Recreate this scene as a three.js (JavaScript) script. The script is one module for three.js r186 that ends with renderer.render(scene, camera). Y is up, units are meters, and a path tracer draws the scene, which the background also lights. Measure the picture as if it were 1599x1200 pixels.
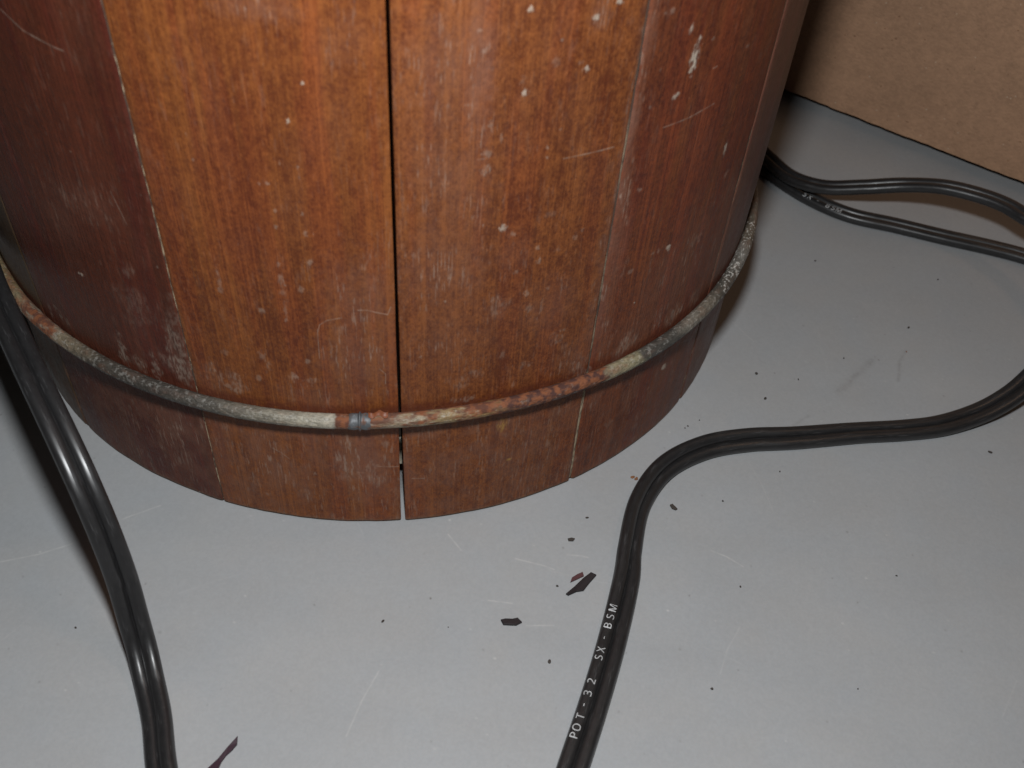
import * as THREE from 'three';
import { RectAreaLightUniformsLib } from 'three/addons/lights/RectAreaLightUniformsLib.js';
import { FontLoader } from 'three/addons/loaders/FontLoader.js';
import { RoundedBoxGeometry } from 'three/addons/geometries/RoundedBoxGeometry.js';
import { mergeGeometries } from 'three/addons/utils/BufferGeometryUtils.js';

// ---------- camera, light, exposure ----------
const scene = new THREE.Scene();
scene.background = new THREE.Color().setRGB(0.012, 0.011, 0.010);
const camera = new THREE.PerspectiveCamera(39.275, 1024 / 768, 0.01, 10);
camera.position.set(0, 0.22308, 0.28591);
camera.up.set(0.038824, 0.712671, -0.700424);
camera.lookAt(0.111771, 0.22308 - 0.699651, 0.28591 - 0.705689);
camera.focus = 0.285;
camera.userData.fStop = 26;
const renderer = new THREE.WebGLRenderer({ antialias: true });
renderer.setSize(1024, 768);
renderer.toneMapping = THREE.LinearToneMapping;
renderer.toneMappingExposure = 1;
renderer.shadowMap.enabled = true;
RectAreaLightUniformsLib.init();

// the hand-held flash, a little above and left of the lens
const flash = new THREE.PointLight(new THREE.Color().setRGB(0.95, 0.98, 1.0), 0.255, 0, 2);
flash.position.set(0.0030, 0.2660, 0.2440);
flash.castShadow = true;
flash.shadow.radius = 0.55;
flash.shadow.camera.near = 0.01;
flash.shadow.mapSize.set(2048, 2048);
scene.add(flash);

// the warm room lamp, high up on the right
const room = new THREE.RectAreaLight(new THREE.Color().setRGB(1.0, 0.60, 0.36), 12, 0.16, 0.16);
room.position.set(0.58, 1.5, 0.10);
room.lookAt(0.05, 0, 0.05);
scene.add(room);

const WHITE=[[-0.32,114.3,0.22,0.22,0.5],[-0.317,108.7,0.26,0.3,0.6],[-0.567,103.2,0.27,0.25,0.5],[-0.188,140.5,0.32,0.34,0.5],[-0.115,127.4,0.33,0.31,0.8],[-0.144,119.5,0.35,0.47,0.8],[-0.137,109.7,0.3,0.57,0.6],[-0.167,110.4,0.24,0.43,0.5],[-0.192,105.4,0.37,0.45,0.7],[-0.206,105.2,0.31,0.37,0.6],[0.15,136.9,0.5,0.41,0.5],[0.161,133,0.52,0.49,0.5],[0.136,122.5,0.53,0.4,0.4],[0.177,118,0.49,0.82,0.5],[0.171,111.5,1,0.86,0.6],[0.174,107.8,1.15,1.18,0.6],[0.164,110.5,0.63,0.36,0.5],[0.197,114.9,0.31,0.85,0.5],[0.231,139.9,0.53,0.59,0.8],[0.345,136.6,0.66,0.62,0.8],[0.346,135.8,0.4,0.62,0.4],[0.387,138.8,0.62,0.49,0.8],[0.497,134.7,0.74,0.66,0.6],[0.481,134.3,0.4,0.33,0.5],[0.553,129.5,0.55,0.85,0.8],[0.547,128.8,0.46,0.57,0.7],[0.615,125.1,0.53,0.38,0.7],[0.738,119.1,0.72,0.51,0.5],[0.289,133.3,0.32,0.31,0.6],[0.283,129.6,0.76,1.03,0.35],[0.34,126.5,0.62,0.67,0.9],[0.328,128.1,0.54,0.53,0.3],[0.232,123.8,0.5,0.6,0.8],[0.227,126.1,0.49,1.04,0.25],[0.545,115.1,0.86,0.7,0.8],[0.576,122.2,1.18,3.46,1],[0.572,119.9,0.59,0.76,0.9],[0.283,111,0.41,0.52,0.7],[0.284,108.7,0.35,0.37,0.7],[0.485,114.5,0.43,0.54,0.5],[0.752,93.4,0.66,1.65,0.8],[0.788,84.9,0.75,1.13,0.5],[0.497,94.3,0.57,0.53,0.6],[0.447,126.4,0.31,1.52,0.4],[0.493,122.4,0.26,0.44,0.4],[0.304,114.6,0.28,0.29,0.4],[-0.646,67.9,0.83,0.44,0.8],[-0.437,79,0.33,0.37,0.6],[-0.593,47.9,1.25,4.13,0.7],[-0.589,44.5,1.6,1.49,0.7],[-0.556,45.6,2.38,2.42,0.55],[-0.513,46.3,1.21,3.54,0.65],[-0.505,45,1,1.42,0.7],[-0.44,56.1,2.14,6.49,0.55],[-0.446,48.7,3.31,4.99,0.7],[-0.435,64.1,2.59,6.17,0.25],[-0.433,46.1,2.01,2.06,0.6],[-0.829,44.8,0.81,2.74,0.6],[-0.785,47.1,0.71,1.99,0.6],[-0.763,46.5,0.67,1.39,0.5],[-0.799,48.9,0.73,0.86,0.6],[-0.51,74.9,2.02,1.97,0.3],[-0.52,64.4,3.85,7.41,0.25],[-0.313,80.6,0.44,3.04,0.4],[-0.313,77.1,0.59,1.83,0.5],[-0.369,51.6,0.67,2.39,0.6],[-0.332,57.8,0.8,1.04,0.4],[-0.327,49.9,1.46,2.18,0.6],[-0.32,46.9,1.8,1.99,0.6],[-0.34,46.3,0.83,1.12,0.6],[-0.351,49.1,0.42,1.54,0.4],[-0.185,99.2,0.38,0.46,0.6],[-0.187,95.4,0.38,0.56,0.6],[-0.138,98.9,0.31,0.62,0.6],[-0.137,94.2,0.44,0.64,0.6],[-0.135,86.7,0.58,0.84,0.7],[-0.192,85.8,0.46,0.59,0.7],[-0.191,81.2,0.81,1.75,0.5],[-0.192,78.1,0.82,1.07,0.4],[-0.157,79.5,0.54,0.79,0.5],[-0.239,72.3,0.64,0.75,0.7],[-0.191,72.7,0.42,2.59,0.4],[-0.193,70.5,0.35,0.56,0.6],[-0.254,58.6,0.9,1.22,0.5],[-0.244,56,0.75,1.86,0.4],[-0.192,52.9,1.04,1.46,0.6],[-0.16,58.4,0.58,0.71,0.6],[-0.266,51.5,0.78,1.07,0.6],[-0.16,52.7,1.62,0.83,0.4],[0.209,93,0.83,0.9,0.8],[0.229,91.4,0.42,0.58,0.6],[0.105,75.5,0.28,0.36,0.7],[0.111,81.8,0.27,0.35,0.6],[0.173,94.7,0.27,0.32,0.6],[0.153,97,0.52,0.63,0.3],[0.216,71.8,2.08,2.83,0.3],[0.227,56.8,0.95,1.04,0.4],[0.058,59.7,0.43,0.4,0.6],[0.168,52.2,1.69,1.69,0.4],[0.199,74,0.44,0.74,0.5],[0.282,86.4,0.45,0.61,0.7],[0.288,82.8,0.53,0.89,0.7],[0.233,91.1,0.42,0.5,0.7],[0.243,81,0.52,0.63,0.6],[0.27,74,0.69,0.85,0.6],[0.277,69.7,1.1,1.16,0.4],[0.364,86.9,0.73,0.53,0.4],[0.376,88.2,0.49,0.53,0.4],[0.619,72.5,0.89,0.65,0.9],[0.589,73.2,0.72,0.63,0.6],[0.57,73.4,0.58,0.52,0.5],[0.513,70.9,0.74,0.62,0.5],[0.364,60.1,0.8,0.73,0.6],[0.354,57.9,1.94,1.91,0.4],[0.541,46,1.9,4.86,0.55],[0.52,43.9,2.31,2.92,0.5],[0.418,46.1,2.57,3.47,0.45],[0.434,42.7,1.43,1.42,0.5],[0.561,46.6,1.48,1.47,0.4],[0.711,46.2,3.05,2.68,0.6],[0.723,46.3,1.75,1.35,0.7],[0.789,46.3,2.95,3.16,0.4],[0.648,48.2,0.73,2.54,0.5],[0.634,46.9,0.71,2.03,0.4],[0.736,69.3,0.84,2.38,0.35],[0.711,68.9,1.27,1.87,0.35],[0.545,59.7,0.34,0.34,0.8],[0.314,74.4,0.48,0.57,0.4],[0.303,94.6,1.04,0.83,0.25],[0.325,84.8,0.78,0.71,0.3],[-0.012,30.7,0.7,1.18,0.4],[-0.113,22.3,2.08,2.72,0.3],[-0.05,22.4,1.27,2.71,0.3],[-0.101,18.6,2.9,2.27,0.28],[-0.054,17.4,4.03,2.79,0.3],[-0.201,10.5,2.04,2.66,0.25],[-0.175,19.1,0.41,0.51,0.6],[-0.035,22.9,0.79,0.49,0.4],[-0.322,10.4,2.19,4.08,0.2],[-0.297,8.1,0.72,0.68,0.5],[0.718,26.6,0.91,1.21,0.9],[0.541,16.6,1.55,3.14,0.25],[0.14,49.7,1.53,1.92,0.3],[0.145,44.2,2.18,1.1,0.45],[0.166,44.4,0.79,0.66,0.6],[0.282,51.9,1.34,1.51,0.35],[0.257,46,0.42,1,0.4],[0.667,22.1,0.49,0.6,0.5],[0.005,12,1.15,3.13,0.2]];
const HAZE=[[-0.575,90.1,8.7,4.6,0.25],[-0.655,82.3,5.7,5.1,0.15],[0.097,128.6,6.2,13.8,0.3],[0.153,128.1,2.9,15.2,0.5],[0.121,106.6,7.5,10.3,0.35],[0.101,84.7,8.7,13.7,0.35],[0.115,66.4,9.3,11.5,0.25],[-0.053,76.9,7.3,10.7,0.35],[-0.061,60,7.8,10.9,0.4],[-0.046,136.2,4.2,4.7,0.15],[-0.173,140.6,6.9,2.3,0.35],[0.452,130.2,1.7,8.8,0.5],[0.45,111,1.5,10.8,0.7],[0.456,95.3,1.8,8.6,0.6],[0.456,78.2,3.4,13.5,0.5],[0.451,59.2,3.4,13,0.55],[0.234,85.6,4.3,5.2,0.2],[0.645,58.9,8.4,13.1,0.4],[0.72,64.4,6.6,13.3,0.35],[0.576,48.3,7.5,7.3,0.35],[-0.077,24.9,8.7,11,0.3],[-0.278,21.9,5.1,11.4,0.25],[-0.377,46.1,4.3,6.8,0.3],[-0.145,47.2,8.9,4.3,0.25],[0.848,66.3,4.8,16.3,0.4],[0.407,48.8,5.8,6.8,0.3],[-0.49,25.5,6.3,7.9,0.25],[0.355,137.4,2,3.7,0.3],[0.066,111.5,3.6,8.5,0.2],[0.326,68.4,6.6,7.9,0.25]];
const LINT=[[[-0.134,67.4],[-0.129,69.7],[-0.114,71.1],[-0.085,72.0]],[[-0.134,68.3],[-0.136,59.6]],[[-0.054,74.2],[-0.037,74.2],[-0.019,73.5],[0.002,72.8],[0.008,75.0]],[[-0.018,56.5],[-0.007,54.9],[-0.008,51.8]],[[-0.265,27.0],[-0.245,25.6],[-0.23,23.8]],[[-0.632,130.8],[-0.593,128.0],[-0.532,126.5],[-0.516,126.3]],[[-0.499,96.1],[-0.482,88.5]],[[0.528,108.3],[0.594,108.1],[0.665,108.7]],[[0.316,107.7],[0.367,107.6],[0.42,107.5]],[[-0.036,22.6],[0.014,22.1]],[[0.034,17.3],[0.063,16.9]],[[0.635,117.9],[0.647,118.0]]];
const DARK=[[0.291,122.1,2,2.7,0.5],[0.287,133.1,0.6,0.6,0.7],[0.385,123.4,4.4,1.7,0.7],[0.384,119.3,2.2,1.1,0.5],[0.497,116.7,3.5,3,0.5],[0.393,112.7,4.6,3.8,0.4],[0.311,100,8.8,4.8,0.35],[0.534,123.9,1.3,4.4,0.5],[0.401,120.9,1.5,1.4,0.6],[0.339,131.5,1.3,1.9,0.3],[-0.207,64.6,6.5,6.8,0.5],[-0.227,69.9,4.3,5.7,0.4],[0.226,98.9,4.1,4,0.4],[0.316,79.8,6.3,5.5,0.3],[-0.366,125.1,1.3,2.6,0.6],[0.252,55.1,7.3,6.3,0.4],[-0.152,71,2.8,5.6,0.3],[-0.188,117.7,2.4,4.1,0.3],[0.424,123,3.1,4.2,0.3],[0.314,110.4,2.8,2.2,0.3],[-0.364,72.1,3.1,7.7,0.35]];

// ---------- helpers ----------
function hash(x, y, s) {
  let h = Math.imul(x | 0, 374761393) ^ Math.imul(y | 0, 668265263) ^ Math.imul(s | 0, 2147483647 ^ 0x5bd1e995);
  h = Math.imul(h ^ (h >>> 13), 1274126177);
  h ^= h >>> 16;
  return (h >>> 0) / 4294967296;
}
function vnoise(x, y, s = 0) {
  const xi = Math.floor(x), yi = Math.floor(y);
  let fx = x - xi, fy = y - yi;
  fx = fx * fx * (3 - 2 * fx); fy = fy * fy * (3 - 2 * fy);
  const a = hash(xi, yi, s), b = hash(xi + 1, yi, s), c = hash(xi, yi + 1, s), d = hash(xi + 1, yi + 1, s);
  return a + (b - a) * fx + (c - a) * fy + (a - b - c + d) * fx * fy;
}
function fbm(x, y, s = 0, n = 4) {
  let v = 0, a = 0.5, t = 0;
  for (let i = 0; i < n; i++) { v += a * vnoise(x, y, s + i * 17); t += a; a *= 0.5; x *= 2.03; y *= 2.03; }
  return v / t;
}
const sat = (v) => (v < 0 ? 0 : v > 1 ? 1 : v);
const step = (a, b, v) => { const t = sat((v - a) / (b - a)); return t * t * (3 - 2 * t); };
const mix = (a, b, t) => a + (b - a) * t;
function rng(seed) { let s = seed >>> 0; return () => { s = (Math.imul(s, 1664525) + 1013904223) >>> 0; return s / 4294967296; }; }
const enc = (v) => { v = sat(v); return 255 * (v <= 0.0031308 ? 12.92 * v : 1.055 * Math.pow(v, 1 / 2.4) - 0.055); };
// fn(x, y, out): out = linear r, g, b, height, roughness -> colour, bump and roughness textures
function makeTextures(w, h, fn) {
  const c = new Uint8Array(w * h * 4), b = new Uint8Array(w * h * 4), r = new Uint8Array(w * h * 4), o = [0, 0, 0, 0, 0];
  for (let j = 0; j < h; j++) for (let i = 0; i < w; i++) {
    fn(i, j, o);
    const k = (j * w + i) * 4;
    c[k] = enc(o[0]); c[k + 1] = enc(o[1]); c[k + 2] = enc(o[2]); c[k + 3] = 255;
    const hh = 255 * sat(o[3]); b[k] = b[k + 1] = b[k + 2] = hh; b[k + 3] = 255;
    const rr = 255 * sat(o[4]); r[k] = r[k + 1] = r[k + 2] = rr; r[k + 3] = 255;
  }
  const mk = (d, srgb) => {
    const t = new THREE.DataTexture(d, w, h);
    t.magFilter = THREE.LinearFilter; t.minFilter = THREE.LinearMipmapLinearFilter; t.generateMipmaps = true;
    t.wrapS = t.wrapT = THREE.MirroredRepeatWrapping;
    if (srgb) t.colorSpace = THREE.SRGBColorSpace;
    t.needsUpdate = true;
    return t;
  };
  return { map: mk(c, true), bumpMap: mk(b), roughnessMap: mk(r) };
}
function add(name, geometry, material, parent = scene) {
  const m = new THREE.Mesh(geometry, material);
  m.name = name; m.castShadow = m.receiveShadow = true;
  parent.add(m);
  return m;
}
function tag(o, label, category, group) {
  o.userData.label = label; o.userData.category = category;
  if (group) o.userData.group = group;
  return o;
}
function gridGeometry(nu, nv, fn) {   // fn(u, v) -> [x, y, z, s, t]
  const p = [], uv = [], ix = [];
  for (let j = 0; j <= nv; j++) for (let i = 0; i <= nu; i++) {
    const q = fn(i / nu, j / nv); p.push(q[0], q[1], q[2]); uv.push(q[3], q[4]);
  }
  for (let j = 0; j < nv; j++) for (let i = 0; i < nu; i++) {
    const a = j * (nu + 1) + i, b = a + 1, c = a + nu + 1, d = c + 1;
    ix.push(a, b, d, a, d, c);
  }
  const g = new THREE.BufferGeometry();
  g.setAttribute('position', new THREE.Float32BufferAttribute(p, 3));
  g.setAttribute('uv', new THREE.Float32BufferAttribute(uv, 2));
  g.setIndex(ix); g.computeVertexNormals();
  return g;
}

// ---------- the grey table ----------
const SCRATCHES = [[[-0.0972, 0.1161], [-0.0885, 0.1144], [-0.081, 0.1117]], [[0.0298, 0.124], [0.0368, 0.1267], [0.0391, 0.128]], [[0.043, 0.1237], [0.0462, 0.1242], [0.0483, 0.1249]], [[0.0806, 0.1249], [0.0843, 0.1272], [0.0877, 0.1305]], [[-0.0128, 0.169], [-0.0093, 0.1607], [-0.0053, 0.1534]], [[0.0218, 0.136], [0.0275, 0.1373]], [[0.0302, 0.1438], [0.0369, 0.1443]], [[-0.0699, 0.1046], [-0.0608, 0.1007]], [[0.0132, 0.1151], [0.0162, 0.1205]]];
const SMUDGES = [[[0.1336, 0.0696], [0.1436, 0.0613], [0.1488, 0.0567]], [[0.1157, 0.0826], [0.1211, 0.079]], [[0.1538, 0.0661], [0.1574, 0.0577], [0.1613, 0.0529]]];
const segDist = (x, y, a, b) => {
  const dx = b[0] - a[0], dy = b[1] - a[1], t = sat(((x - a[0]) * dx + (y - a[1]) * dy) / (dx * dx + dy * dy));
  return Math.hypot(x - a[0] - dx * t, y - a[1] - dy * t);
};
{
  const N = 2048, X0 = -0.15, Z0 = -0.2, S = 0.42, mm = S / N * 1000;
  const line = new Float32Array(N * N), dirt = new Float32Array(N * N);
  const draw = (buf, pts, wid, str, seed) => {
    for (let q = 0; q + 1 < pts.length; q++) {
      const a = pts[q], b = pts[q + 1], pad = wid * 3;
      const i0 = Math.max(0, Math.floor((Math.min(a[0], b[0]) - pad - X0) / S * N)), i1 = Math.min(N - 1, Math.ceil((Math.max(a[0], b[0]) + pad - X0) / S * N));
      const j0 = Math.max(0, Math.floor((Math.min(a[1], b[1]) - pad - Z0) / S * N)), j1 = Math.min(N - 1, Math.ceil((Math.max(a[1], b[1]) + pad - Z0) / S * N));
      for (let j = j0; j <= j1; j++) for (let i = i0; i <= i1; i++) {
        const x = X0 + (i + 0.5) / N * S, z = Z0 + (j + 0.5) / N * S, d = segDist(x, z, a, b);
        const v = str * Math.exp(-d * d / (wid * wid)) * (0.35 + 0.9 * vnoise(x * 900, z * 900, seed));
        buf[j * N + i] = Math.max(buf[j * N + i], v);
      }
    }
  };
  SCRATCHES.forEach((s, k) => draw(line, s, 0.00017, k === 4 ? 0.22 : 0.30, k));
  SMUDGES.forEach((s, k) => draw(dirt, s, k === 0 ? 0.0011 : 0.0005, 0.2, 40 + k));
  const R = rng(77);
  for (let k = 0; k < 46; k++) {            // hairline scratches of long use
    const x = X0 + R() * S, z = Z0 + R() * S, a = R() * 6.28, l = 0.004 + 0.018 * R() * R(), c = (R() - 0.5) * 0.4;
    draw(line, [[x, z], [x + l * Math.cos(a), z + l * Math.sin(a)], [x + l * (Math.cos(a) + Math.cos(a + c)), z + l * (Math.sin(a) + Math.sin(a + c))]], 0.00016, 0.06 + 0.16 * R() * R(), k);
  }
  for (let k = 0; k < 240; k++) { const x = X0 + R() * S, z = Z0 + R() * S; draw(line, [[x, z], [x + 0.0002, z + 0.0001]], 0.00016 + 0.00012 * R(), 0.2 + 0.6 * R() * R(), k); }
  for (let k = 0; k < 420; k++) { const x = X0 + R() * S, z = Z0 + R() * S; draw(dirt, [[x, z], [x + 0.0003 * (R() - 0.5), z + 0.0002]], 0.00018 + 0.00016 * R() * R(), 0.2 + 0.5 * R() * R(), k); }
  const tx = makeTextures(N, N, (i, j, o) => {
    const x = i * mm, y = j * mm, k = j * N + i;
    const cloud = fbm(x / 26, y / 26, 3, 3) - 0.5, fine = vnoise(x * 2.2, y * 2.2, 9) - 0.5, peel = fbm(x * 0.9, y * 0.9, 21, 2) - 0.5;
    const wipe = fbm(x / 60 + y / 140, y / 9 - x / 40, 25, 4) - 0.5, tint = fbm(x / 9, y / 9, 27, 2) - 0.5, g = 0.335 * (1 + 0.07 * cloud + 0.06 * fine + 0.04 * peel + 0.03 * wipe);
    const l = sat(line[k]), d = sat(dirt[k] * (0.6 + 0.8 * vnoise(x * 3, y * 3, 5)));
    o[0] = mix(mix(g * (0.985 + 0.03 * tint), 0.62, l), 0.10, d); o[1] = mix(mix(g, 0.60, l), 0.085, d); o[2] = mix(mix(g * (1.012 - 0.03 * tint), 0.57, l), 0.07, d);
    o[3] = 0.5 + 0.5 * peel + 0.25 * fine + 0.3 * l; o[4] = 0.50 + 0.12 * cloud + 0.18 * wipe + 0.1 * l + 0.12 * d;
  });
  const m = new THREE.MeshPhysicalMaterial({ ...tx, bumpScale: 0.00004, roughness: 1, metalness: 0, specularIntensity: 0.7 });
  const g = new RoundedBoxGeometry(1.3, 0.03, 1.0, 3, 0.004);
  const p = g.attributes.position, uv = g.attributes.uv;
  for (let i = 0; i < p.count; i++) uv.setXY(i, (p.getX(i) - X0 + 0.06) / S, (p.getZ(i) - Z0 - 0.02) / S);
  const t = add('table_top', g, m);
  t.position.set(0.06, -0.015, -0.02);
  t.userData.kind = 'structure';
  t.userData.label = 'smooth grey painted table top with hairline scratches and crumbs';
}

// ---------- the wooden bucket ----------
const RB = 0.11, TAP = 0.03, BH = 0.265, THICK = 0.0125, TEXH = 0.165, HOOPY = 0.041;
const radius = (y) => RB + TAP * y;
const bucket = new THREE.Group(); bucket.name = 'wooden_bucket'; scene.add(bucket);
tag(bucket, 'round bucket of worn brown wooden staves with a rusty wire hoop', 'bucket');
const AZ = [-0.872, -0.418, 0.0166, 0.4463, 0.874];
while (AZ.length < 15) AZ.push(0.874 + 0.45373 * (AZ.length - 4));
// wood of each stave: light grain, dark grain (linear), how much it is mottled
const WOODS = {
  '-1': { a: [0.080, 0.044, 0.020], b: [0.042, 0.024, 0.011], red: 0.2, mott: 0.4 },
  0: { a: [0.105, 0.026, 0.012], b: [0.052, 0.014, 0.007], red: 0.6, mott: 0.5 },
  1: { a: [0.232, 0.073, 0.018], b: [0.104, 0.027, 0.009], red: 0.4, mott: 0.8 },
  2: { a: [0.222, 0.070, 0.019], b: [0.098, 0.026, 0.009], red: 0.3, mott: 1.0 },
  3: { a: [0.185, 0.052, 0.018], b: [0.072, 0.019, 0.010], red: 0.5, mott: 0.7 },
  4: { a: [0.150, 0.062, 0.038], b: [0.085, 0.033, 0.020], red: 0.3, mott: 0.6 },
};
function staveTextures(k, a0, a1) {
  const W = 512, H = 1024, wd = WOODS[k], seed = 100 + k * 31, arc = (a1 - a0) * 113;
  const white = new Float32Array(W * H), haze = new Float32Array(W * H), dark = new Float32Array(W * H), stain = new Float32Array(W * H);
  const toI = (az) => (az - a0) / (a1 - a0) * W, toJ = (y) => y / (TEXH * 1000) * H;
  const blob = (buf, [az, y, rw, rh, s], soft, seed2, grainy) => {
    const ci = toI(az), cj = toJ(y), ri = rw / arc * W, rj = rh / (TEXH * 1000) * H, m = soft ? 1.9 : 1.7;
    for (let j = Math.max(0, Math.floor(cj - rj * m)); j <= Math.min(H - 1, cj + rj * m); j++)
      for (let i = Math.max(0, Math.floor(ci - ri * m)); i <= Math.min(W - 1, ci + ri * m); i++) {
        const x = i / W * arc, yy = j / H * TEXH * 1000;
        const rm = soft ? 0.9 : 1.0 / Math.max(0.25, Math.min(rw, rh)), wob = (soft ? 0.55 : 1.0) * (fbm(x * rm * 1.1 + seed2 * 3.7, yy * rm * 0.8, seed2, 3) - 0.5) * 2;
        const d = Math.hypot((i - ci) / ri, (j - cj) / rj) + wob;
        let v = soft ? s * step(1.7, 0.1, d) : s * (s > 0.75 ? 0.88 : 0.36) * step(1.35, 0.35, d);
        if (grainy) v *= 0.25 + 1.2 * step(0.35, 0.7, fbm(x * 2.6, yy * 0.9, seed2 + 3, 3));
        const n = j * W + i;
        if (v > buf[n]) buf[n] = v;
      }
  };
  WHITE.forEach((w, q) => { if (w[0] > a0 - 0.1 && w[0] < a1 + 0.1) blob(white, [w[0], w[1], w[2], w[3], w[4]], false, q, w[2] * w[3] > 1.2); });
  HAZE.forEach((w, q) => { if (w[0] > a0 - 0.3 && w[0] < a1 + 0.3) blob(haze, w, true, 300 + q, false); });
  DARK.forEach((w, q) => { if (w[0] > a0 - 0.2 && w[0] < a1 + 0.2) blob(dark, w, true, 500 + q, true); });
  const R = rng(seed);
  for (let q = 0; q < 40; q++) blob(white, [a0 + R() * (a1 - a0), R() * 160, 0.10 + 0.12 * R() * R(), 0.15 + 0.9 * R() * R(), 0.12 + 0.4 * R() * R()], false, q, false);
  if (k === 2) { blob(stain, [0.2397, 32.4, 1.3, 1.8, 0.75], true, 3, true); blob(stain, [0.264, 18.5, 0.8, 0.5, 0.6], true, 4, true); }
  const lint = (pts) => {
    for (let q = 0; q + 1 < pts.length; q++) {
      const A = [toI(pts[q][0]), toJ(pts[q][1])], B = [toI(pts[q + 1][0]), toJ(pts[q + 1][1])], pad = 3;
      for (let j = Math.max(0, Math.floor(Math.min(A[1], B[1]) - pad)); j <= Math.min(H - 1, Math.max(A[1], B[1]) + pad); j++)
        for (let i = Math.max(0, Math.floor(Math.min(A[0], B[0]) - pad)); i <= Math.min(W - 1, Math.max(A[0], B[0]) + pad); i++) {
          const d = segDist(i, j, A, B), n = j * W + i;
          white[n] = Math.max(white[n], 0.27 * step(1.8, 0.3, d) * (0.3 + vnoise(i * 0.12, j * 0.12, q)));
        }
    }
  };
  LINT.forEach(lint);
  return makeTextures(W, H, (i, j, o) => {
    const x = i / W * arc, y = j / H * TEXH * 1000, n = j * W + i;
    // grain runs up the stave and wanders a little
    const wx = x + 0.9 * (fbm(x * 0.06, y * 0.018, seed + 1, 2) - 0.5) * 2 + 0.12 * Math.sin(y * 0.05 + k);
    const broad = fbm(wx * 0.22, y * 0.008, seed + 2, 3), streak = fbm(wx * 1.1, y * 0.014, seed + 3, 3), fine = vnoise(wx * 5.5, y * 0.05, seed + 4), pores = vnoise(wx * 7, y * 0.35, seed + 8);
    const lines = step(0.70, 0.86, vnoise(wx * 1.9, y * 0.012, seed + 5)) * (0.4 + 0.6 * vnoise(x * 0.4, y * 0.05, seed + 6));
    const hair = step(0.74, 0.88, vnoise(wx * 3.6, y * 0.02, seed + 12)) - 0.3;
    const mot = fbm(x * 0.55, y * 0.42, seed + 7, 4), cell = fbm(x * 1.6, y * 1.25, seed + 9, 3), pep = vnoise(x * 4.2, y * 3.0, seed + 10);
    let t = 0.50 + 0.5 * (broad - 0.5) + 0.4 * (streak - 0.5) + 0.26 * (fine - 0.5) + 0.22 * (pores - 0.5) + wd.mott * (0.7 * (mot - 0.5) + 0.85 * (cell - 0.5) + 0.6 * (pep - 0.5)) + 0.4 * lines + 0.26 * hair;
    t -= 0.55 * dark[n];
    t = sat(t);
    let r = mix(wd.b[0], wd.a[0], t), g = mix(wd.b[1], wd.a[1], t), b = mix(wd.b[2], wd.a[2], t);
    const rd = wd.red * step(0.42, 0.7, fbm(wx * 0.3, y * 0.02, seed + 11, 3)) * 1.1;
    g *= 1 - 0.28 * rd; b *= 1 - 0.1 * rd;
    // dull, rubbed varnish: a thin greyish film with patches and runs
    const film = sat(haze[n] * (0.55 + 0.9 * fbm(wx * 0.7, y * 0.22, seed + 13, 4)) + 0.14 * step(0.45, 0.75, fbm(x * 0.13, y * 0.06, seed + 14, 3)) * fbm(wx * 1.4, y * 0.4, seed + 19, 3) + (y < HOOPY * 1000 ? 0.5 * step(0.3, 0.7, fbm(x * 0.25, y * 0.2, seed + 20, 4)) * (0.4 + 0.8 * fbm(wx * 1.6, y * 0.5, seed + 21, 3)) : 0));
    r = mix(r, 0.190, film * 0.8); g = mix(g, 0.092, film * 0.8); b = mix(b, 0.062, film * 0.8);
    const scuff = step(0.56, 0.78, fbm(wx * 2.6, y * 0.35, seed + 23, 4)) * step(0.42, 0.62, fbm(x * 0.35, y * 0.16, seed + 24, 3)) * sat(0.10 + 1.15 * haze[n] + (y < HOOPY * 1000 ? 0.22 : 0));
    r = mix(r, 0.33, scuff * 0.75); g = mix(g, 0.24, scuff * 0.75); b = mix(b, 0.185, scuff * 0.75);
    // rust and dirt caught against the hoop
    const hd = y - HOOPY * 1000, rn = fbm(x * 0.9, y * 0.9, seed + 15, 3), rn2 = fbm(x * 0.16, 3, seed + 16, 2);
    const rust = step(4.2 * rn2 + 1.9, 1.3, Math.abs(hd - 0.7)) * step(0.25, 0.6, rn + 0.12);
    r = mix(r, 0.105, rust * 0.75); g = mix(g, 0.026, rust * 0.75); b = mix(b, 0.012, rust * 0.75);
    r = mix(r, 0.34, stain[n]); g = mix(g, 0.19, stain[n]); b = mix(b, 0.05, stain[n]);
    // paint flecks, lime and dust
    const w = sat(white[n]);
    r = mix(r, 0.46, w * 0.85); g = mix(g, 0.39, w * 0.85); b = mix(b, 0.315, w * 0.85);
    // bare, bruised wood along the sawn foot and the edges
    const foot = step(1.2 + 0.9 * vnoise(x * 0.8, 1, seed + 17), 0.35, y) * (0.4 + 0.6 * vnoise(x * 2.2, y, seed + 18));
    r = mix(r, 0.21, foot * 0.7); g = mix(g, 0.125, foot * 0.7); b = mix(b, 0.075, foot * 0.7);
    o[0] = r; o[1] = g; o[2] = b;
    o[3] = 0.45 + 0.22 * (fine - 0.5) + 0.30 * (cell - 0.5) + 0.35 * (mot - 0.5) + 0.25 * w + 0.16 * (pores - 0.5) + 0.2 * rust * (rn - 0.3);
    o[4] = 0.44 + 0.22 * film + 0.35 * w + 0.3 * rust + 0.16 * (cell - 0.5) + 0.1 * (streak - 0.5);
  });
}
const ROUND = 0.00045;
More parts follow.
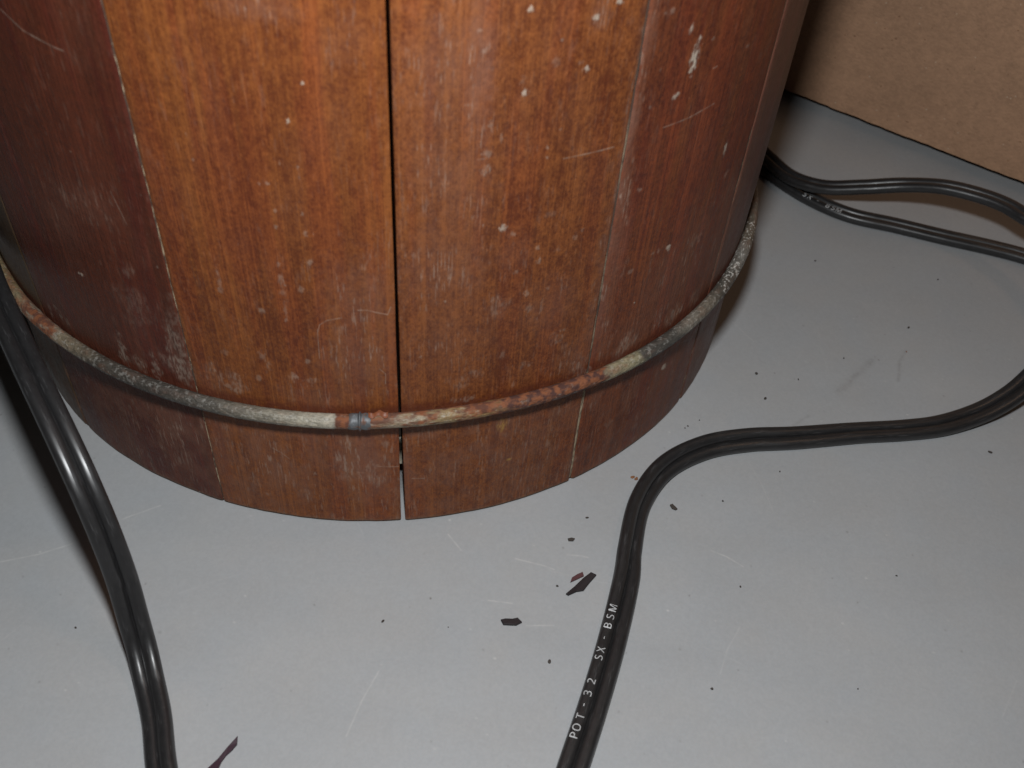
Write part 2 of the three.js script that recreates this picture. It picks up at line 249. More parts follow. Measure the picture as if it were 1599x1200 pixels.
function staveGeometry(a0, a1, g0, g1, seed) {      // a0..a1 with half gaps g0 (left) and g1 (right) as functions of y, metres
  const NU = 18, prof = [];                          // the closed path over foot, face, top and back of the stave: [y, depth from face]
  const ys = [0.0005, 0.0011, 0.002];
  for (let i = 1; i <= 70; i++) ys.push(0.002 + (BH - 0.004) * i / 70);
  prof.push([0, THICK], [0, THICK * 0.5], [0, 0.0006]);
  for (const y of ys) prof.push([y, 0]);
  prof.push([BH - 0.0006, 0.0003], [BH, 0.0012], [BH, THICK], [BH * 0.5, THICK], [0, THICK]);
  const p = [], uv = [], ix = [];
  const cols = [];
  cols.push([0, 1], [0, 0.35], [0, 0]);              // [u, edge side], edge side pushes the column into the joint
  const us = [0, 0.004, 0.014, 0.03];
  const L = [];
  for (const u of us) L.push(u);
  for (let i = 1; i < NU; i++) L.push(0.03 + 0.94 * i / NU);
  for (const u of us.slice().reverse()) L.push(1 - u);
  const nC = L.length;
  for (const [y, d] of prof) for (let i = 0; i < nC; i++) {
    const u = L[i], A0 = a0 + g0(y) / radius(y), A1 = a1 - g1(y) / radius(y), az = mix(A0, A1, u);
    const e = Math.min(u, 1 - u) * (a1 - a0) * radius(y);              // metres from the nearer edge
    let dd = d;
    if (d < THICK * 0.5) {
      const q = sat(1 - e / ROUND); dd += ROUND * 0.7 * q * q;         // eased arris
      const chip = Math.max(0, vnoise(az * 140, y * 60, seed) - 0.72) * 0.0012 * (e < 0.0012 ? 1 : 0);
      dd += chip;
      if (y < 0.0025) dd += 0.0002 * Math.max(0, vnoise(az * 95, 3, seed + 5) - 0.55) ;
      dd += 0.00018 * (vnoise(az * 16, y * 14, seed + 2) - 0.5);
    }
    let yy = y;
    if (y < 0.003 && d < THICK * 0.8) yy += 0.0003 * Math.max(0, vnoise(az * 45, 7, seed + 6) - 0.6);
    const r = radius(y) - dd;
    p.push(r * Math.sin(az), yy, r * Math.cos(az)); uv.push(u, y / TEXH);
  }
  for (let j = 0; j + 1 < prof.length; j++) for (let i = 0; i + 1 < nC; i++) {
    const a = j * nC + i, b = a + 1, c = a + nC, e = c + 1; ix.push(a, b, e, a, e, c);
  }
  // the two radial sides
  for (const side of [0, nC - 1]) {
    const base = p.length / 3, n = prof.length;
    const faceRows = []; for (let j = 0; j < n; j++) if (prof[j][1] < THICK * 0.9) faceRows.push(j);
    for (const j of faceRows) {
      const k = (j * nC + side) * 3, x = p[k], y = p[k + 1], z = p[k + 2], l = Math.hypot(x, z), rin = radius(y) - THICK;
      p.push(x, y, z, x / l * rin, y, z / l * rin); uv.push(side ? 1 : 0, y / TEXH, side ? 0.93 : 0.07, y / TEXH);
    }
    for (let q = 0; q + 1 < faceRows.length; q++) { const a = base + q * 2; side ? ix.push(a, a + 1, a + 3, a, a + 3, a + 2) : ix.push(a, a + 3, a + 1, a, a + 2, a + 3); }
  }
  const g = new THREE.BufferGeometry();
  g.setAttribute('position', new THREE.Float32BufferAttribute(p, 3));
  g.setAttribute('uv', new THREE.Float32BufferAttribute(uv, 2));
  g.setIndex(ix); g.computeVertexNormals();
  return g;
}
const tight = () => 0.00012, openGap = (y) => 0.00030 + 0.00020 * step(0.045, 0, y) + 0.00010 * vnoise(y * 90, 1, 5), crack = (y) => 0.00020 + 0.00016 * step(0.06, 0.0, y);
let backMaterial = null;
const fillerMats = [0, 1, 2].map((kind) => new THREE.MeshStandardMaterial({ ...makeTextures(16, 1024, (i, j, o) => {
  const y = j / 1024 * 165, n = fbm(i * 0.2, y * 0.7, 61 + kind, 3), m = fbm(i * 0.05, y * 0.11, 66 + kind, 3);
  let k = sat(0.45 + 1.3 * (n - 0.45));                                             // 2: a clean pale line
  if (kind === 0) k = step(0.48, 0.62, 0.5 * n + 0.5 * m) * 0.9;                    // 0: dirt with bits of pale dust
  if (kind === 1 && y > 42) k *= 0.6 * step(0.45, 0.7, m);                          // 1: pale below the hoop, dirty above
  o[0] = mix(0.055, 0.40, k); o[1] = mix(0.032, 0.31, k); o[2] = mix(0.022, 0.20, k); o[3] = n; o[4] = 0.9;
}), bumpScale: 0.0002, roughness: 1 }));
for (let k = 0; k < 14; k++) {
  const a0 = AZ[k], a1 = AZ[k + 1], idx = k === 13 ? -1 : k + 1 > 4 ? 99 : k + 1;
  const key = k === 13 ? -1 : k;           // stave 0 spans AZ[0]..AZ[1]
  let wood = null;
  if (key === -1) wood = -1; else if (k <= 3) wood = k; else if (k === 4) wood = 4;
  const wkey = { 0: 0, 1: 1, 2: 2, 3: 3 }[wood] ?? wood;
  let m;
  if (wkey !== null && wkey !== undefined) {
    const A = k === 13 ? a0 - Math.PI * 2 : a0, B = k === 13 ? a1 - Math.PI * 2 : a1;
    m = new THREE.MeshPhysicalMaterial({ ...staveTextures(wkey, A, B), bumpScale: 0.00026, roughness: 1, specularIntensity: 0.45 });
    if (k === 4) backMaterial = m;
  } else m = backMaterial;
  const g0 = k === 2 ? openGap : k === 3 || k === 4 ? crack : tight, g1 = k === 1 ? openGap : k === 2 || k === 3 ? crack : tight;
  const stave = add('stave', staveGeometry(a0, a1, g0, g1, 40 + k * 7), m, bucket);
  // pale glue and dust standing in the closed joints
  if (k !== 1) {
    const az = a1, h0 = 0.0012, wd = (k === 2 || k === 3) ? 0.00040 : 0.00024, dep = k === 0 ? 0.00006 : 0.00014;
    const gg = gridGeometry(4, 90, (u, v) => {
      const y = h0 + v * (BH - 0.004), w = wd * (0.75 + 0.6 * vnoise(v * 60, k, 8)), r = radius(y) - dep - 0.00025 * Math.pow(2 * u - 1, 2) - 0.0002 * vnoise(v * 140, k, 9), a = az + (u - 0.5) * 2 * w / radius(y);
      return [r * Math.sin(a), y, r * Math.cos(a), u, y / TEXH];
    });
    add('joint_filler', gg, fillerMats[k === 2 ? 1 : k === 3 ? 2 : 0], stave);
  }
}
// floor board of the bucket, its pale edge shows through the open joint
{
  const boardTex = makeTextures(256, 256, (i, j, o) => {
    const n = fbm(i * 0.02, j * 0.3, 71, 3), s = 0.62 + 0.3 * n;
    o[0] = s; o[1] = s * 0.93; o[2] = s * 0.74; o[3] = n; o[4] = 0.85;
  });
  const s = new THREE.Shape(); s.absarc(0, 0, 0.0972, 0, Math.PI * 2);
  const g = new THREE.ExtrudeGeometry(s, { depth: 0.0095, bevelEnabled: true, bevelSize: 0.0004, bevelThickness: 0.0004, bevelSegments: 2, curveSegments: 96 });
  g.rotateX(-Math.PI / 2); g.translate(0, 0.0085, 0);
  const b = add('bottom_board', g, [new THREE.MeshStandardMaterial({ color: new THREE.Color().setRGB(0.035, 0.024, 0.016), roughness: 0.9 }), new THREE.MeshStandardMaterial({ ...boardTex, bumpScale: 0.0002, roughness: 1 })], bucket);  // dark first material paints the inside shade onto top and underside
  b.userData.label = 'wooden floor board with a pale edge seen through the open joint, inside shade painted on its faces';
}
{ // unseen cover, added to block the room lamp and keep the inside dark
  const s = new THREE.Shape(); s.absarc(0, 0, 0.1172, 0, Math.PI * 2);
  const g = new THREE.ExtrudeGeometry(s, { depth: 0.012, bevelEnabled: true, bevelSize: 0.001, bevelThickness: 0.001, bevelSegments: 2, curveSegments: 72 });
  g.rotateX(-Math.PI / 2); g.translate(0, BH + 0.0011, 0);
  add('unseen_lid', g, new THREE.MeshStandardMaterial({ color: new THREE.Color().setRGB(0.16, 0.06, 0.025), roughness: 0.6 }), bucket);
}
// wire hoops
const STOPS = [   // azimuth, linear colour, rust share
  [-1.25, [0.16, 0.12, 0.07], 0.3], [-1.0, [0.22, 0.16, 0.08], 0.25], [-0.93, [0.26, 0.21, 0.14], 0.35], [-0.87, [0.30, 0.25, 0.19], 0.62], [-0.81, [0.28, 0.23, 0.17], 0.5], [-0.77, [0.21, 0.165, 0.11], 0.1],
  [-0.66, [0.060, 0.050, 0.039], 0.1], [-0.5, [0.052, 0.044, 0.036], 0.06], [-0.38, [0.085, 0.074, 0.060], 0.06], [-0.27, [0.17, 0.150, 0.115], 0.06], [-0.16, [0.34, 0.305, 0.235], 0.08], [-0.118, [0.40, 0.36, 0.285], 0.1],
  [-0.112, [0.21, 0.085, 0.042], 0.7], [-0.085, [0.20, 0.085, 0.045], 0.6], [-0.035, [0.27, 0.165, 0.095], 0.4], [0.02, [0.33, 0.26, 0.175], 0.42], [0.10, [0.33, 0.235, 0.115], 0.5], [0.17, [0.30, 0.19, 0.075], 0.55],
  [0.24, [0.20, 0.095, 0.042], 0.75], [0.30, [0.11, 0.048, 0.030], 0.8], [0.40, [0.080, 0.033, 0.025], 0.85], [0.46, [0.18, 0.075, 0.042], 0.75], [0.49, [0.29, 0.24, 0.15], 0.2], [0.57, [0.28, 0.245, 0.15], 0.08],
  [0.60, [0.085, 0.076, 0.065], 0.05], [0.70, [0.075, 0.068, 0.058], 0.05], [0.745, [0.21, 0.185, 0.15], 0.05], [0.83, [0.18, 0.15, 0.115], 0.08], [0.90, [0.09, 0.08, 0.066], 0.05], [0.98, [0.12, 0.11, 0.093], 0.05], [1.06, [0.25, 0.235, 0.21], 0.05], [1.13, [0.14, 0.115, 0.085], 0.1], [1.6, [0.11, 0.095, 0.08], 0.2],
];
const WIRE = 0.0018;
const hoopTex = makeTextures(2048, 96, (i, j, o) => {
  const az = (i / 2047 - 0.5) * Math.PI, v = j / 96, x = az * 113, y = v * 12.6;
  const azw = az + 0.035 * (fbm(x * 0.5, y * 0.5, 81, 3) - 0.5) * (az > -0.15 && az < -0.05 ? 0.25 : 1.6);
  let q = 0; while (q < STOPS.length - 2 && STOPS[q + 1][0] < azw) q++;
  const A = STOPS[q], B = STOPS[q + 1], t = sat((azw - A[0]) / (B[0] - A[0]));
  let r = mix(A[1][0], B[1][0], t), g = mix(A[1][1], B[1][1], t), b = mix(A[1][2], B[1][2], t), rs = mix(A[2], B[2], t);
  const n = fbm(x * 0.32, y * 0.7, 83, 4), f = fbm(x * 1.5, y * 2.6, 85, 4), gr = hash(i, j, 4);
  const k = 0.30 + 0.75 * f + 0.45 * fbm(x * 0.9, y * 1.1, 84, 3) + 0.2 * (gr - 0.5); const dm = az < -0.12 ? 0.9 : 0.76; r *= k * dm; g *= k * dm; b *= k * dm;
  const wh = step(0.60, 0.74, fbm(x * 1.5, y * 1.4, 87, 3)) * (az > 0.9 && az < 1.2 ? 0.8 : 0.2);      // white zinc bloom
  r = mix(r, 0.52, wh); g = mix(g, 0.50, wh); b = mix(b, 0.46, wh);
  const ru = step(0.54 - 0.42 * rs, 0.86 - 0.42 * rs, n + 0.22 * (f - 0.5) + 0.10 * Math.sin(v * 6.28)) * Math.min(1, rs * 2.2);
  const dk = step(0.34, 0.66, fbm(x * 0.8, y * 0.9, 89, 4)) * (az > 0.22 && az < 0.5 ? 1 : 0.7);
  r = mix(r, mix(0.185, 0.058, dk), ru); g = mix(g, mix(0.062, 0.021, dk), ru); b = mix(b, mix(0.024, 0.015, dk), ru);
  o[0] = r; o[1] = g; o[2] = b; o[3] = 0.3 * n + 0.55 * f + 0.15 * gr; o[4] = 0.62 + 0.3 * ru - 0.15 * (1 - f);
});
const hoopMat = new THREE.MeshPhysicalMaterial({ ...hoopTex, bumpScale: 0.0004, roughness: 1, metalness: 0.0 });
function hoopGeometry(hy) {
  return gridGeometry(760, 18, (u, v) => {
    const az = u * Math.PI * 2 - Math.PI, ph = v * Math.PI * 2;
    const rough = 0.00016 * (fbm(az * 60, Math.cos(ph) * 2 + 3, 91, 3) - 0.5) * (az > 0.05 && az < 0.5 ? 2.2 : 1);
    const rw = WIRE + rough, yc = hy + 0.0003 * Math.sin(az * 3 + 1) + 0.00025 * Math.sin(az * 7), rc = radius(yc) + WIRE * 0.96;
    const r = rc + rw * Math.cos(ph), y = yc + rw * 1.02 * Math.sin(ph);
    return [r * Math.sin(az), y, r * Math.cos(az), az / Math.PI + 0.5, v];
  });
}
const hoop = add('hoop', hoopGeometry(HOOPY), hoopMat, bucket);
hoop.userData.label = 'rusty galvanised wire hoop near the foot of the bucket';
add('hoop', hoopGeometry(0.215), hoopMat, bucket);
{
  // butt weld: two swollen wire ends and the squeezed-out fin between them
  const weldTex = makeTextures(128, 64, (i, j, o) => {
    const n = fbm(i * 0.05, j * 0.18, 95, 4);
    const q = step(0.5, 0.72, fbm(i * 0.05, j * 0.14, 99, 3)) * 0.8; o[0] = mix(0.065 + 0.11 * n, 0.17, q); o[1] = mix(0.068 + 0.115 * n, 0.08, q); o[2] = mix(0.072 + 0.12 * n, 0.05, q); o[3] = n; o[4] = 0.45 + 0.25 * n;
  });
  const wm = new THREE.MeshPhysicalMaterial({ ...weldTex, bumpScale: 0.0002, roughness: 1, metalness: 0.35 });
  const g = gridGeometry(48, 28, (u, v) => {
    const s = (u - 0.5) * 0.0068, ph = v * Math.PI * 2, fin = Math.exp(-Math.pow(s / 0.00026, 2)), body = Math.exp(-Math.pow(s / 0.0028, 6));
    const spike = 0.00045 * Math.pow(Math.max(0, -Math.sin(ph)), 8) + 0.0005 * Math.pow(Math.max(0, Math.sin(ph)), 8);
    const rw = (WIRE - 0.0003) + 0.00052 * body - 0.00022 * Math.exp(-Math.pow(s / 0.0009, 2)) + fin * (0.0005 + spike) + 0.00015 * (fbm(u * 9, v * 9, 97, 2) - 0.5);
    const az = -0.0655 + s / 0.113, yc = HOOPY + 0.0003 * Math.sin(az * 3 + 1) + 0.00025 * Math.sin(az * 7), rc = radius(yc) + WIRE * 0.96, r = rc + rw * Math.cos(ph);
    return [r * Math.sin(az), yc + rw * Math.sin(ph), r * Math.cos(az), u, v];
  });
  add('weld', g, wm, hoop).userData.label = 'grey weld bead with a thin fin';
  // a flake of orange rust lifted off the top of the wire
  const fl = gridGeometry(14, 4, (u, v) => {
    const az = mix(-0.048, -0.008, u), y = HOOPY + 0.0021 + 0.0006 * v * (0.4 + vnoise(u * 7, v * 2, 3)), r = radius(y) + 0.0022 - 0.0012 * v + 0.0005 * Math.sin(u * 9) ;
    return [r * Math.sin(az), y, r * Math.cos(az), u, v];
  });
  const fm = new THREE.MeshPhysicalMaterial({ color: new THREE.Color().setRGB(0.17, 0.048, 0.016), roughness: 0.5 });
  add('rust_flake', fl, fm, hoop);
}

// ---------- the power cord ----------
const V = (x, y, z) => new THREE.Vector3(x, y, z);
const PATH = [];   // [point, normal of the flat cord]
const up = [0, 1, 0], put = (list, n) => { for (const q of list) PATH.push([V(q[0], q[1], q[2]), V(...(q[3] || n)).normalize()]); };
put([[-0.060, 0.2810, -0.030], [-0.090, 0.2812, -0.040], [-0.116, 0.281, -0.050]], [-0.05, 1, 0]);
put([[-0.140, 0.215, -0.062], [-0.142, 0.145, -0.045]], [-0.9, 0.2, 0.2]);
put([[-0.138, 0.092, 0.0, [-0.7, 0.6, 0.3]], [-0.118, 0.080, 0.045, [-0.4, 0.8, 0.4]]], up);
put([[-0.1045, 0.058, 0.0529, [0.1, 0.8, 0.5]], [-0.0912, 0.0565, 0.0804, [0.3, 0.75, 0.5]], [-0.0834, 0.055, 0.0959, [0.45, 0.7, 0.5]], [-0.0766, 0.0525, 0.1091, [0.5, 0.65, 0.55]], [-0.0707, 0.0485, 0.1201, [0.5, 0.62, 0.58]], [-0.0662, 0.042, 0.1283, [0.42, 0.62, 0.66]], [-0.063, 0.0325, 0.1341, [0.3, 0.6, 0.75]], [-0.0608, 0.0212, 0.1388, [0.2, 0.6, 0.75]], [-0.0593, 0.012, 0.1437, [0.05, 0.65, 0.7]], [-0.058, 0.0066, 0.1478, [-0.15, 0.8, 0.5]], [-0.0562, 0.0032, 0.1541, [-0.3, 0.9, 0.3]], [-0.0538, 0.0023, 0.1623, [-0.4, 0.9, 0.1]]], up);
put([[-0.0513, 0.0024, 0.1741, [-0.45, 0.9, 0]], [-0.044, 0.0018, 0.200], [-0.026, 0.0018, 0.222], [0.0, 0.0018, 0.226], [0.022, 0.0018, 0.210]], up);
const POT_FROM = PATH.length;
put([[0.0358, 0.0018, 0.1813], [0.0428, 0.0018, 0.1666], [0.0499, 0.0018, 0.1505]], up);
put([[0.0568, 0.0022, 0.1325, [0.35, 1, 0.05]], [0.0589, 0.0026, 0.1249, [0.7, 1, 0.2]], [0.0646, 0.0029, 0.1099, [0.95, 1, 0.5]], [0.0738, 0.0029, 0.0985, [0.6, 1, 0.85]], [0.0864, 0.0027, 0.0918, [0.2, 1, 0.75]], [0.0991, 0.0024, 0.0895, [0, 1, 0.5]]], up);
put([[0.1133, 0.0021, 0.0892, [0, 1, 0.25]], [0.1327, 0.0018, 0.0881], [0.1465, 0.0018, 0.0879], [0.1579, 0.0020, 0.0870], [0.1698, 0.0030, 0.0842], [0.1777, 0.0050, 0.0817], [0.1857, 0.0080, 0.0779], [0.2020, 0.0170, 0.0660], [0.2150, 0.0225, 0.0470], [0.2160, 0.0230, 0.0280]], up);
put([[0.2103, 0.0220, 0.0134], [0.2073, 0.0220, 0.0078], [0.2017, 0.0215, 0.0013], [0.1914, 0.0200, -0.0069], [0.1810, 0.0160, -0.0143], [0.1694, 0.0120, -0.0194], [0.1576, 0.0080, -0.0256], [0.1489, 0.0060, -0.0350], [0.1439, 0.0055, -0.0487], [0.1410, 0.0040, -0.0632], [0.1330, 0.0018, -0.0850], [0.1130, 0.0018, -0.1120], [0.0850, 0.0018, -0.1300], [0.0700, 0.0018, -0.1240], [0.0850, 0.0018, -0.1050], [0.1150, 0.0018, -0.0830]], up);
const LOW_FROM = PATH.length;
put([[0.1360, 0.0018, -0.0625], [0.1439, 0.0018, -0.0458], [0.1541, 0.0018, -0.0287], [0.1656, 0.0018, -0.0172], [0.1810, 0.0018, -0.0100], [0.1960, 0.0018, -0.0026], [0.2109, 0.0018, 0.0042], [0.2205, 0.0018, 0.0094], [0.240, 0.0018, 0.024], [0.270, 0.0018, 0.050], [0.32, 0.0018, 0.07]], up);
const curve = new THREE.CatmullRomCurve3(PATH.map((q) => q[0]), false, 'centripetal');
const SR = 0.00172, SD = 0.00172;
const frames = [];
{
  const n = PATH.length, per = 16;
  for (let i = 0; i <= (n - 1) * per; i++) {
    const t = i / ((n - 1) * per), f = i / per, k = Math.min(n - 2, Math.floor(f)), w = f - k;
    const P = curve.getPoint(t), T = curve.getTangent(t), N = PATH[k][1].clone().lerp(PATH[k + 1][1], w);
    N.addScaledVector(T, -N.dot(T)).normalize();
    frames.push({ P, T, N, B: new THREE.Vector3().crossVectors(T, N), k: f });
  }
  let s = 0; frames.forEach((f, i) => { if (i) s += f.P.distanceTo(frames[i - 1].P); f.s = s; });
}
const cord = new THREE.Group(); cord.name = 'power_cord'; scene.add(cord);
tag(cord, 'black two-strand power cord with white lettering winding around the wooden bucket', 'power cord');
const cordTex = makeTextures(256, 256, (i, j, o) => {
  const n = fbm(i * 0.05, j * 0.05, 31, 4), d = step(0.66, 0.8, fbm(i * 0.16, j * 0.03, 33, 3)), g = 0.0125 + 0.006 * n + 0.016 * d;
  o[0] = g * 1.02; o[1] = g * 0.98; o[2] = g; o[3] = n; o[4] = 0.36 + 0.12 * n + 0.2 * d;
});
for (const t of Object.values(cordTex)) t.wrapS = t.wrapT = THREE.RepeatWrapping;
const cordMat = new THREE.MeshPhysicalMaterial({ ...cordTex, bumpScale: 0.00003, roughness: 1, specularIntensity: 0.9, clearcoat: 0.35, clearcoatRoughness: 0.28 });
for (const side of [-1, 1]) {
  const NR = 28, nf = frames.length - 1;
  const g = gridGeometry(NR, nf, (u, v) => {
    const f = frames[Math.round(v * nf)], a = u * Math.PI * 2;
    const pw = (w) => Math.sign(w) * Math.pow(Math.abs(w), 0.88);              // a moulded, squarish round
    const q = f.P.clone().addScaledVector(f.B, side * SD + SR * pw(Math.sin(a))).addScaledVector(f.N, SR * pw(Math.cos(a)));
    return [q.x, q.y, q.z, u, f.s * 40];
  });
  add('strand', g, cordMat, cord);
}
// rib that joins the strands
add('web', gridGeometry(6, frames.length - 1, (u, v) => {
  const f = frames[Math.round(v * (frames.length - 1))], a = u * Math.PI * 2;
  const q = f.P.clone().addScaledVector(f.B, 0.0006 * Math.sin(a)).addScaledVector(f.N, 0.0007 * Math.cos(a));
  return [q.x, q.y, q.z, u, f.s * 40];
}), cordMat, cord);
const font = await new FontLoader().loadAsync('fonts/droid/droid_sans_regular.typeface.json');
function lettering(chars, side, size, tilt, from, to, wide) {
  const parts = [];
  for (const [ch, x, z] of chars) {
    let best = 0, bd = 1e9;
    frames.forEach((f, i) => { if (f.k < from || f.k > to) return; const d = Math.hypot(f.P.x - x, f.P.z - z); if (d < bd) { bd = d; best = i; } });
    let g = new THREE.ShapeGeometry(font.generateShapes(ch, size), 5);
    // split long faces so that the print follows the round strand
    g.computeBoundingBox();
    const bb = g.boundingBox, cx = (bb.min.x + bb.max.x) / 2, cy = ch === '-' ? (bb.min.y + bb.max.y) / 2 : size * 0.5;
    const p = g.attributes.position, s0 = frames[best].s, F0 = frames[best];
    for (let i = 0; i < p.count; i++) {
      const lx = (p.getX(i) - cx) * wide, ly = p.getY(i) - cy, s = s0 + lx;
      let k = best; while (k > 0 && frames[k].s > s) k--; while (k < frames.length - 2 && frames[k + 1].s < s) k++;
      const A = frames[k], Bf = frames[k + 1], w = (s - A.s) / (Bf.s - A.s), P = A.P.clone().lerp(Bf.P, w), N = A.N.clone().lerp(Bf.N, w).normalize(), B = A.B.clone().lerp(Bf.B, w).normalize();
      const l = -ly - tilt * SR, rr = SR + 0.00018, q = P.addScaledVector(B, side * SD + l).addScaledVector(N, rr * Math.pow(1 - Math.pow(Math.min(0.98, Math.abs(l) / rr), 2.27), 0.44));
      p.setXYZ(i, q.x, q.y, q.z);
    }
    g.computeVertexNormals();
    const ink = new Float32Array(p.count * 3);                              // worn, uneven ink
    for (let i = 0; i < p.count; i++) ink.fill(0.80 + 0.5 * vnoise(p.getX(i) * 900, p.getZ(i) * 900, 7), i * 3, i * 3 + 3);
    g.setAttribute('color', new THREE.BufferAttribute(ink, 3));
    parts.push(g);
  }
  return mergeGeometries(parts);
}
const printMat = new THREE.MeshStandardMaterial({ color: new THREE.Color().setRGB(0.40, 0.40, 0.40), vertexColors: true, roughness: 0.8, side: THREE.DoubleSide });
add('lettering', lettering([['P', 0.037, 0.1748], ['O', 0.038, 0.1729], ['T', 0.0392, 0.1707], ['-', 0.0404, 0.1675], ['3', 0.0417, 0.1648], ['2', 0.0428, 0.1624], ['S', 0.0456, 0.1565], ['X', 0.0466, 0.1541], ['-', 0.0481, 0.1509], ['B', 0.0496, 0.1476], ['S', 0.0505, 0.1452], ['M', 0.0515, 0.1429]], -1, 0.00182, 0.1, POT_FROM - 1, POT_FROM + 6, 1.1), printMat, cord).userData.label = 'white print reading POT - 32 SX - BSM';
add('lettering', lettering([['-', 0.1504, -0.0340], ['S', 0.1541, -0.0285], ['X', 0.1556, -0.0268], ['-', 0.1577, -0.0247], ['B', 0.1605, -0.0222], ['S', 0.1617, -0.0210], ['M', 0.1636, -0.0192]], 1, 0.00180, -0.22, LOW_FROM, LOW_FROM + 7, 1.1), printMat, cord).userData.label = 'white print reading SX - BSM';

// ---------- the cardboard box ----------
{
  const boxTex = makeTextures(1024, 512, (i, j, o) => {
    const x = i / 1024 * 340, y = j / 512 * 170;
    const cl = fbm(x / 22, y / 16, 41, 3) - 0.5, fib = fbm(x * 0.9, y * 1.6, 43, 3) - 0.5, gr = hash(i, j, 6) - 0.5, md = fbm(x * 0.3, y * 0.3, 45, 3) - 0.5;
    let k = 1 + 0.16 * cl + 0.34 * fib + 0.12 * gr + 0.18 * md;
    let r = 0.370 * k, g = 0.212 * k, b = 0.125 * k;
    const sp = hash(Math.floor(x / 1.3), Math.floor(y / 1.1), 8);
    const fx = x / 1.3 % 1 - 0.5, fy = y / 1.1 % 1 - 0.5;
    if (sp > 0.985 && Math.hypot(fx, fy * (1 + 2 * hash(i >> 3, 3, 1))) < 0.12 + 0.25 * hash(Math.floor(x / 1.3), Math.floor(y / 1.1), 9)) { r *= 0.55; g *= 0.5; b *= 0.45; }
    if (sp < 0.006 && Math.hypot(fx, fy) < 0.16) { r = 0.6; g = 0.5; b = 0.38; }
    o[0] = r; o[1] = g; o[2] = b; o[3] = 0.5 + fib + 0.4 * gr; o[4] = 0.88;
  });
  for (const t of Object.values(boxTex)) t.wrapS = t.wrapT = THREE.RepeatWrapping;
  const bm = new THREE.MeshStandardMaterial({ ...boxTex, bumpScale: 0.00012, roughness: 1 });
  const box = new THREE.Group(); box.name = 'cardboard_box'; scene.add(box);
  tag(box, 'plain brown cardboard box standing behind the bucket', 'box');
  const T = 0.0035, L = 0.42, D = 0.24, H = 0.15, gap = 0.0040;
  const panel = (name, w, h, d, x, y, z, bulge = 0) => {
    const g = name === 'front_panel' ? new THREE.BoxGeometry(w, h, d, 400, 30, 2) : new RoundedBoxGeometry(w, h, d, 4, T * 0.42), p = g.attributes.position, uv = g.attributes.uv, nn = g.attributes.normal;
    for (let i = 0; i < p.count; i++) uv.setXY(i, (p.getX(i) + (Math.abs(nn.getX(i)) > 0.5 ? p.getZ(i) : 0)) / 0.34 + 0.3, (Math.abs(nn.getY(i)) > 0.5 ? p.getZ(i) : p.getY(i)) / 0.17 + 0.2);
    if (name === 'front_panel') {
      for (let i = 0; i < p.count; i++) {
        const px = p.getX(i), py = p.getY(i), pz = p.getZ(i), e = sat(1 - (py + h / 2) / (h / 30 * 0.5));
        p.setY(i, py + e * (0.0004 * (fbm(px * 260, 1, 47, 3) - 0.5) + 0.0003 * (fbm(px * 22, 2, 49, 2) - 0.5)));
        p.setZ(i, pz + 0.0005 * (fbm(px * 9 + 4, py * 12, 53, 3) - 0.5) + e * 0.0005 * (vnoise(px * 300, 5, 3) - 0.5));
      }
      g.computeVertexNormals();
    }
    const m = add(name, g, bm, box); m.position.set(x, y, z); return m;
  };
  panel('front_panel', L, H, T, 0, gap + H / 2, 0);
  panel('back_panel', L, H, T, 0, gap + H / 2, -D);
  panel('side_panel', T, H, D - T - 0.0006, -L / 2 + T / 2, gap + H / 2, -D / 2);
  panel('side_panel', T, H, D - T - 0.0006, L / 2 - T / 2, gap + H / 2, -D / 2);
  panel('bottom_flap', L - 2 * T - 0.001, T, D - 0.05, 0, T / 2, -D / 2 - 0.005);
  panel('top_flap', L - 2 * T - 0.001, T, D / 2 - T, 0, gap + H - T, -D / 4 - T / 4);
  panel('top_flap', L - 2 * T - 0.001, T, D / 2 - T, 0, gap + H - T, -D * 3 / 4 + T / 4);
  const A = V(0.1698, 0, -0.0991), Bq = V(0.2390, 0, -0.0319), dir = Bq.clone().sub(A).normalize();
  const mid = A.clone().addScaledVector(dir, 0.075), nrm = V(-dir.z, 0, dir.x);
  box.rotation.y = Math.atan2(-dir.z, dir.x);
  box.position.copy(mid).addScaledVector(nrm, -T / 2);
}

// ---------- chips and crumbs lying on the table ----------
const chipTex = makeTextures(64, 64, (i, j, o) => {
  const n = fbm(i * 0.12, j * 0.4, 51, 3); o[0] = 0.008 + 0.014 * n; o[1] = 0.005 + 0.007 * n; o[2] = 0.006 + 0.007 * n; o[3] = n; o[4] = 0.55 + 0.3 * n;
});
const chipMat = new THREE.MeshStandardMaterial({ ...chipTex, bumpScale: 0.0002, roughness: 1 });
const redMat = new THREE.MeshStandardMaterial({ color: new THREE.Color().setRGB(0.075, 0.025, 0.026), roughness: 0.75 });
const purpleMat = new THREE.MeshStandardMaterial({ color: new THREE.Color().setRGB(0.034, 0.013, 0.022), roughness: 0.6 });
const crumbMat = new THREE.MeshStandardMaterial({ color: new THREE.Color().setRGB(0.20, 0.085, 0.035), roughness: 0.9 });
const sootMat = new THREE.MeshStandardMaterial({ color: new THREE.Color().setRGB(0.045, 0.036, 0.030), roughness: 0.9 });
